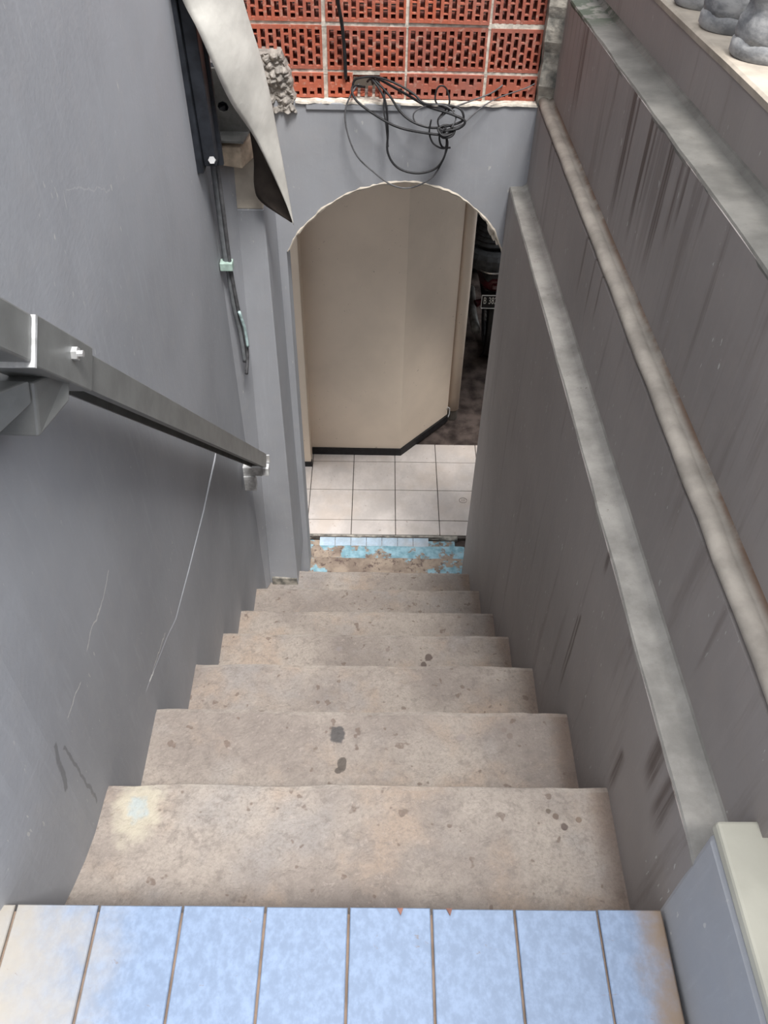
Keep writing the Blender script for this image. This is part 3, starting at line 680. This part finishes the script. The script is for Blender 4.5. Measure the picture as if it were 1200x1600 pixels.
# punched bracket with a hole
pb = thing('punched_bracket', 'folded grey steel bracket with a round hole above the wooden block', 'bracket', (-.43, 2.7, -1.13))
bm = bmesh.new(); cx, cz, rr = -.458, -1.04, .017
outer = [(-.52, -1.118), (-.385, -1.118), (-.385, -.93), (-.52, -.93)]
ov = [(-.52, -1.118), (-.452, -1.118), (-.385, -1.118), (-.385, -1.03), (-.385, -.93), (-.452, -.93), (-.52, -.93), (-.52, -1.03)]
fr = []
for yy in (2.70, 2.71):
    O = [bm.verts.new((x, yy, z)) for x, z in ov]
    I = [bm.verts.new((cx+rr*math.cos(a), yy, cz+rr*math.sin(a))) for a in [math.radians(225+45*i) for i in range(8)]]
    for i in range(8): bm.faces.new((O[i], O[(i+1) % 8], I[(i+1) % 8], I[i]))
    fr.append((O, I))
for i in range(8):
    bm.faces.new((fr[0][0][i], fr[1][0][i], fr[1][0][(i+1) % 8], fr[0][0][(i+1) % 8])); bm.faces.new((fr[0][1][i], fr[0][1][(i+1) % 8], fr[1][1][(i+1) % 8], fr[1][1][i]))
obj('punched_plate', bm, 'steel_dark', pb)
bm = bmesh.new(); box(bm, -.52, -.385, 2.742, 2.748, -1.118, -.93); box(bm, -.389, -.385, 2.71, 2.742, -1.118, -.93); box(bm, -.52, -.389, 2.71, 2.742, -.936, -.93); obj('hole_shade_backing', bm, 'black_steel', pb)  # black box added behind the plate so the hole looks shaded
bm = bmesh.new(); hexa(bm, [(-.52, 2.655, -1.128), (-.40, 2.645, -1.128), (-.385, 2.71, -1.118), (-.52, 2.71, -1.118), (-.52, 2.655, -1.122), (-.40, 2.645, -1.122), (-.385, 2.71, -1.111), (-.52, 2.71, -1.111)])
obj('folded_flange', bm, 'steel_dark', pb)
# wooden block
wb = bmesh.new(); hexa(wb, [(-.492, 2.665, -1.205), (-.412, 2.655, -1.212), (-.372, 2.75, -1.205), (-.50, 2.75, -1.20), (-.492, 2.672, -1.150), (-.414, 2.662, -1.148), (-.365, 2.75, -1.13), (-.50, 2.75, -1.125)])
tag(obj('wooden_block', wb, 'wood', bevel=.005), 'sawn pale wooden block wedged under the steel bracket', 'wood block')
# conduit and cable down the corner
cc = thing('wall_cable', 'grey conduit and frayed cable running down the left wall beside the pilaster', 'cable', (-.5, 2.71, -2.05))
bm = bmesh.new(); tube(bm, smoothpath([(-.485, 2.585, -1.12), (-.488, 2.60, -1.25), (-.492, 2.62, -1.42), (-.493, 2.63, -1.53)], 5), .013, 8); obj('conduit', bm, 'conduit', cc, smooth=True)
bm = bmesh.new(); tube(bm, smoothpath([(-.475, 2.58, -1.15), (-.478, 2.60, -1.34), (-.482, 2.622, -1.53), (-.478, 2.64, -1.70), (-.468, 2.655, -1.84), (-.466, 2.655, -1.92), (-.476, 2.64, -2.0)], 6), .0065, 6); obj('cable_core', bm, 'cable_grey', cc, smooth=True)
bm = bmesh.new(); tube(bm, smoothpath([(-.493, 2.63, -1.53), (-.491, 2.64, -1.70), (-.482, 2.65, -1.82), (-.478, 2.65, -1.95)], 6), .008, 6); obj('cable_sheath', bm, 'conduit', cc, smooth=True)
bm = bmesh.new(); tube(bm, smoothpath([(-.473, 2.632, -1.72), (-.463, 2.645, -1.80), (-.460, 2.647, -1.88)], 6), .0055, 6); obj('bare_strip', bm, 'teal', cc, smooth=True)
bm = bx(-.515, -.472, 2.605, 2.640, -1.545, -1.515); obj('cable_clip', bm, 'clip', cc, bevel=.003)

# ================================================================== CABLES AT THE BRICKS
def zp1(pts, y=2.99):      # points read on the wall face: (x, z) there
    out = []
    for q in pts:
        yy = q[2] if len(q) > 2 else y
        u = (q[0]-600+0)/F_PX; v = 0
        out.append(q)
    return out
def wallpt(a, b, Y):       # detail-view reading -> point on the plane at distance Y
    px, py = 370+a/2.353, b/2.353
    dr = fw + rt*((px-600)/F_PX) - up*((py-800)/F_PX)
    t = Y/dr.y; return Vector((CAMX+dr.x*t, Y, dr.z*t))
cb = thing('cable_bundle', 'tangled black and grey cables looping out of a hole in the bricks above the arch', 'cables', (.13, 3.0, -1.42))
CAB = [
 ([(450, 310, 3.09), (430, 330, 3.04), (400, 400, 3.02), (405, 480, 3.01), (440, 570, 3.0), (500, 630, 3.0), (570, 680, 2.99), (640, 690, 2.99), (720, 650, 2.98), (765, 570, 2.97), (775, 520, 2.97), (755, 480, 2.97)], .0026, 'cable_grey'),
 ([(480, 300, 3.09), (500, 295, 3.04), (545, 370, 3.01), (555, 480, 3.0), (555, 560, 2.99), (590, 615, 2.98), (660, 637, 2.97), (730, 620, 2.97), (765, 570, 2.96), (770, 500, 2.96), (750, 470, 2.97)], .0034, 'cable'),
 ([(470, 320, 3.09), (425, 320, 3.04), (440, 370, 3.01), (520, 430, 2.99), (600, 470, 2.98), (700, 490, 2.96), (760, 495, 2.95), (800, 480, 2.96)], .0036, 'cable'),
 ([(500, 310, 3.09), (500, 288, 3.05), (560, 350, 3.02), (600, 410, 3.0), (650, 450, 2.98), (720, 470, 2.97), (790, 460, 2.96), (832, 440, 2.96), (820, 400, 2.97), (760, 385, 2.98), (690, 380, 2.98), (650, 345, 3.0), (580, 305, 3.02), (510, 283, 3.04), (440, 290, 3.05), (425, 320, 3.05)], .0034, 'cable'),
 ([(530, 310, 3.09), (520, 290, 3.05), (620, 345, 3.02), (700, 390, 2.99), (790, 420, 2.96), (838, 445, 2.95), (820, 470, 2.95), (770, 480, 2.95), (735, 470, 2.96)], .0038, 'cable'),
 ([(800, 410, 2.97), (735, 380, 2.98), (735, 330, 2.99), (755, 315, 2.99), (775, 335, 2.99), (780, 385, 2.98), (740, 440, 2.97), (750, 480, 2.96)], .0026, 'cable'),
 ([(740, 440, 2.97), (790, 400, 2.98), (850, 375, 3.0), (930, 345, 3.03), (972, 318, 3.06), (975, 312, 3.09)], .0024, 'cable_grey'),
 ([(760, 480, 2.96), (830, 455, 2.99), (900, 395, 3.01), (960, 360, 3.04), (1060, 325, 3.06), (1095, 308, 3.07)], .0018, 'cable_grey'),
 ([(720, 470, 2.97), (660, 450, 2.98), (652, 415, 2.98), (700, 388, 2.98), (770, 390, 2.97), (805, 430, 2.96), (790, 470, 2.95)], .0022, 'cable_grey'),
 ([(770, 470, 2.95), (745, 500, 2.95), (755, 540, 2.96), (785, 543, 2.97)], .003, 'cable'),
 ([(715, 440, 2.96), (708, 490, 2.96), (725, 530, 2.96), (765, 545, 2.96), (772, 500, 2.95)], .0026, 'cable'),
 ([(745, 470, 2.955), (755, 505, 2.945), (790, 500, 2.945), (800, 475, 2.955), (770, 460, 2.965), (740, 475, 2.955), (760, 500, 2.94), (795, 490, 2.95)], .0034, 'cable'),
 ([(545, 340, 3.03), (540, 400, 3.02), (550, 470, 3.01), (556, 540, 3.0)], .0028, 'cable_grey'),
]
for pts, r, m in CAB:
    bm = bmesh.new(); tube(bm, smoothpath([wallpt(*p) for p in pts], 7), r*1.15, 6); obj('cable_strand', bm, m, cb, smooth=True)
bm = bmesh.new(); tube(bm, smoothpath([wallpt(*p) for p in [(352, -160, 2.98), (362, -60, 3.0), (372, 10, 3.02), (385, 80, 3.04), (393, 150, 3.055), (398, 220, 3.06), (400, 275, 3.065), (402, 290, 3.09)]], 8), .0062, 8)
tag(obj('hanging_cable', bm, 'cable', smooth=True), 'single thick black cable hanging down over the bricks into a hole', 'cable')

# ================================================================== BEYOND THE ARCH
pp = thing('drain_pipe', 'cream painted pipe standing at the end of the passage wall', 'pipe', (.56, 4.93, -4.05))
bm = bmesh.new(); tube(bm, [(.575, 4.95, -4.03), (.575, 4.95, -3.2), (.572, 4.95, -2.2), (.57, 4.95, -1.26)], .046, 16); obj('pipe_body', bm, 'yellow', pp, smooth=True)
bm = bmesh.new(); tube(bm, [(.575, 4.95, -4.12), (.575, 4.95, -4.03)], .040, 12); obj('pipe_foot', bm, 'dark_wall', pp)
bm = bmesh.new(); tube(bm, [(.528, 4.885, -4.0), (.535, 4.878, -3.97), (.548, 4.885, -3.985), (.55, 4.89, -4.04), (.54, 4.885, -4.07), (.53, 4.88, -4.05)], .005, 6); obj('hook', bm, 'steel_light', pp)
# motorcycle seen from behind
mc = thing('motorcycle', 'dark motorcycle parked in the dim garage, black number plate facing the arch', 'motorcycle', (.92, 6.1, -4.125))
MX = .915; WZ = -3.83; WY = 5.86
def torus_bm(c, R, r, axis='x', n=36, m=10, tread=0.0):
    bm = bmesh.new(); rg = []
    for i in range(n):
        a = 2*math.pi*i/n; row = []
        for j in range(m):
            b = 2*math.pi*j/m; rad = R+r*math.cos(b)*(1+tread*(1 if i % 2 else -1)*(1 if math.cos(b) > .3 else 0)); h = r*math.sin(b)*.95
            row.append(bm.verts.new((c[0]+h, c[1]+rad*math.cos(a), c[2]+rad*math.sin(a)) if axis == 'x' else (c[0]+rad*math.cos(a), c[1]+rad*math.sin(a), c[2]+h)))
        rg.append(row)
    for i in range(n):
        for j in range(m): bm.faces.new((rg[i][j], rg[(i+1) % n][j], rg[(i+1) % n][(j+1) % m], rg[i][(j+1) % m]))
    return bm
wh = obj('rear_wheel', torus_bm((MX, WY, WZ), .245, .05, 'x', 48, 10, .06), 'rubber', mc)
bm = bmesh.new()
for i in range(12):
    a = 2*math.pi*i/12; tube(bm, [(MX-.02+.04*(i % 2), WY, WZ), (MX, WY+.21*math.cos(a), WZ+.21*math.sin(a))], .003, 5)
tube(bm, [(MX-.05, WY, WZ), (MX+.05, WY, WZ)], .045, 12); obj('spokes_and_hub', bm, 'chrome', wh)
obj('rim', torus_bm((MX, WY, WZ), .20, .014, 'x', 40, 8), 'chrome', wh)
fwl = obj('front_wheel', torus_bm((MX, WY+1.2, WZ), .245, .045, 'x', 40, 10, .06), 'rubber', mc)
bm = bmesh.new(); secs = []
for i in range(13):
    a = math.radians(60+i*12); R = .325
    p = (WY-R*math.sin(a-math.radians(30)), WZ+R*math.cos(a-math.radians(30)))
    secs.append([(MX-.075, p[0], p[1]), (MX-.055, p[0]-.012, p[1]+.022), (MX+.055, p[0]-.012, p[1]+.022), (MX+.075, p[0], p[1]), (MX+.055, p[0]+.004, p[1]+.010), (MX-.055, p[0]+.004, p[1]+.010)])
loft(bm, secs); obj('rear_mudguard', bm, 'plastic', mc, smooth=True)
bm = bmesh.new(); loft(bm, [[(MX+sx*w_, y, z+dz) for sx, dz in ((-1, 0), (-.8, .06), (0, .075), (.8, .06), (1, 0), (.7, -.05), (-.7, -.05))] for y, w_, z in ((5.56, .10, -3.36), (5.68, .13, -3.35), (5.95, .15, -3.36), (6.3, .12, -3.38), (6.5, .08, -3.40))])
obj('seat', bm, 'rubber', mc, smooth=True)
bm = bmesh.new(); loft(bm, [[(MX+sx*w_, y, z+dz*h) for sx, dz in ((-1, .2), (-.6, 1), (.6, 1), (1, .2), (.7, -1), (-.7, -1))] for y, w_, z, h in ((5.535, .10, -3.365, .045), (5.62, .15, -3.40, .06), (6.1, .16, -3.45, .09), (6.5, .1, -3.48, .08))])
obj('tail_cowl', bm, 'maroon', mc, smooth=True)
bm = bx(MX-.07, MX+.07, 5.515, 5.56, -3.395, -3.345); obj('tail_lamp', bm, 'lamp_red', mc, bevel=.012)
bm = bmesh.new(); tube(bm, smoothpath([(MX-.17, 5.95, -3.29), (MX-.19, 5.65, -3.262), (MX-.12, 5.52, -3.25), (MX, 5.50, -3.245), (MX+.12, 5.52, -3.25), (MX+.19, 5.65, -3.262), (MX+.17, 5.95, -3.29)], 6), .009, 8); obj('grab_rail', bm, 'chrome', mc, smooth=True)
bm = bmesh.new(); loft(bm, [[(MX+sx*.09, y, z+dz*.1) for sx, dz in ((-1, 0), (-.8, 1), (.8, 1), (1, 0), (.8, -1), (-.8, -1))] for y, z in ((6.0, -3.65), (6.4, -3.65), (6.75, -3.55))]); obj('engine_and_frame', bm, 'plastic', mc, smooth=True)
bm = bmesh.new()
for s in (-1, 1): tube(bm, [(MX+s*.06, WY+1.2, WZ), (MX+s*.06, WY+.98, -3.15)], .018, 8)
tube(bm, [(MX-.33, WY+.92, -3.10), (MX, WY+.98, -3.13), (MX+.33, WY+.92, -3.10)], .013, 8); obj('fork_and_handlebar', bm, 'chrome', mc)
bm = bmesh.new(); tube(bm, [(MX-.14, WY-.25, -3.80), (MX-.14, WY+.1, -3.86), (MX-.12, WY+.5, -3.9)], .035, 10); obj('exhaust', bm, 'steel_dark', mc, smooth=True)
for s in (-1, 1):
    bm = bmesh.new(); tube(bm, [(MX+s*.10, 5.60, -3.52), (MX+s*.17, 5.57, -3.54)], [.012, .03], 10); obj('indicator', bm, 'lamp_red', mc)
bm = bmesh.new(); bar(bm, (MX-.137, 5.50, -3.475), (MX+.137, 5.50, -3.475), .005, .054, (0, 1, .1)); pl = obj('number_plate', bm, 'plate', mc, bevel=.002)
bm = bmesh.new()
for z in (-3.421, -3.529): box(bm, MX-.137, MX+.137, 5.490, 5.497, z-.002, z+.002)
for x in (-.137, .137): box(bm, MX+x-.002, MX+x+.002, 5.490, 5.497, -3.529, -3.421)
obj('plate_border', bm, 'ink_white', pl)
def lettering(txt, size, x, y, z, mat, parent):
    cu = bpy.data.curves.new('lettering', 'FONT'); cu.body = txt; cu.size = size; cu.extrude = .001; cu.space_character = 1.05
    t = bpy.data.objects.new('tmp', cu); C.objects.link(t); bpy.context.view_layer.update()
    me = bpy.data.meshes.new_from_object(t.evaluated_get(bpy.context.evaluated_depsgraph_get())); bpy.data.objects.remove(t)
    bm = bmesh.new(); bm.from_mesh(me); bpy.data.meshes.remove(me)
    bmesh.ops.transform(bm, verts=bm.verts, matrix=Matrix.Translation((x, y, z)) @ Matrix.Rotation(math.pi/2, 4, 'X') @ Matrix.Diagonal((.52, 1, 1, 1)))
    return obj('lettering', bm, mat, parent)
lettering('B 382', .080, MX-.125, 5.491, -3.490, 'ink_white', pl)
# things piled on the seat
ty = obj('spare_tyre', torus_bm((MX-.05, 5.78, -3.205), .20, .075, 'z', 44, 12, .05), 'rubber'); tag(ty, 'treaded black tyre lying flat on the motorcycle seat', 'tyre')
bm = bmesh.new(); pr = []
for i in range(15): pr.append((.155-.0055*i+(.010 if i % 2 else -.004), .016*i))
lathe(bm, pr, (MX-.07, 5.78, -3.128), 28); tag(obj('ribbed_rubber_boot', bm, 'rubber'), 'ribbed black rubber boot stacked on top of the tyre', 'rubber boot')
bm = bmesh.new(); lathe(bm, [(.06, 0), (.055, .1), (.06, .22), (.04, .25)], (MX-.13, 5.84, -2.885), 14); tag(obj('bottle_shaped_cover', bm, 'plastic', smooth=True), 'dark upright cover rising above the ribbed boot in the garage', 'cover')

# ================================================================== SMALL BITS
g = bmesh.new(); bmesh.ops.create_icosphere(g, subdivisions=1, radius=.006)
for v in g.verts: v.co = Vector((v.co.x, v.co.y*.8, v.co.z*.7))*(1+.3*noise.noise(v.co*200)) + Vector((-.545+.085, .225, -1.4155))
tag(obj('pebble', g, 'pebble'), 'tiny dark pebble on the blue landing tiles at the lower left', 'pebble')
for i, (x, lab) in enumerate([(.070, 'rust red paint chip on the landing edge, left of the pair'), (.148, 'rust red paint chip on the landing edge, right of the pair')]):
    bm = bmesh.new(); A = [bm.verts.new(p) for p in ((x-.005, .491, -1.4185), (x+.005, .491, -1.4185), (x+.001, .480, -1.4185))]; B = [bm.verts.new(v.co+Vector((0, 0, .002))) for v in A]
    bm.faces.new(A[::-1]); bm.faces.new(B)
    for q in range(3): bm.faces.new((A[q], A[(q+1) % 3], B[(q+1) % 3], B[q]))
    tag(obj('paint_chip', bm, 'scrap'), lab, 'paint chip', 'paint chips on the landing edge')
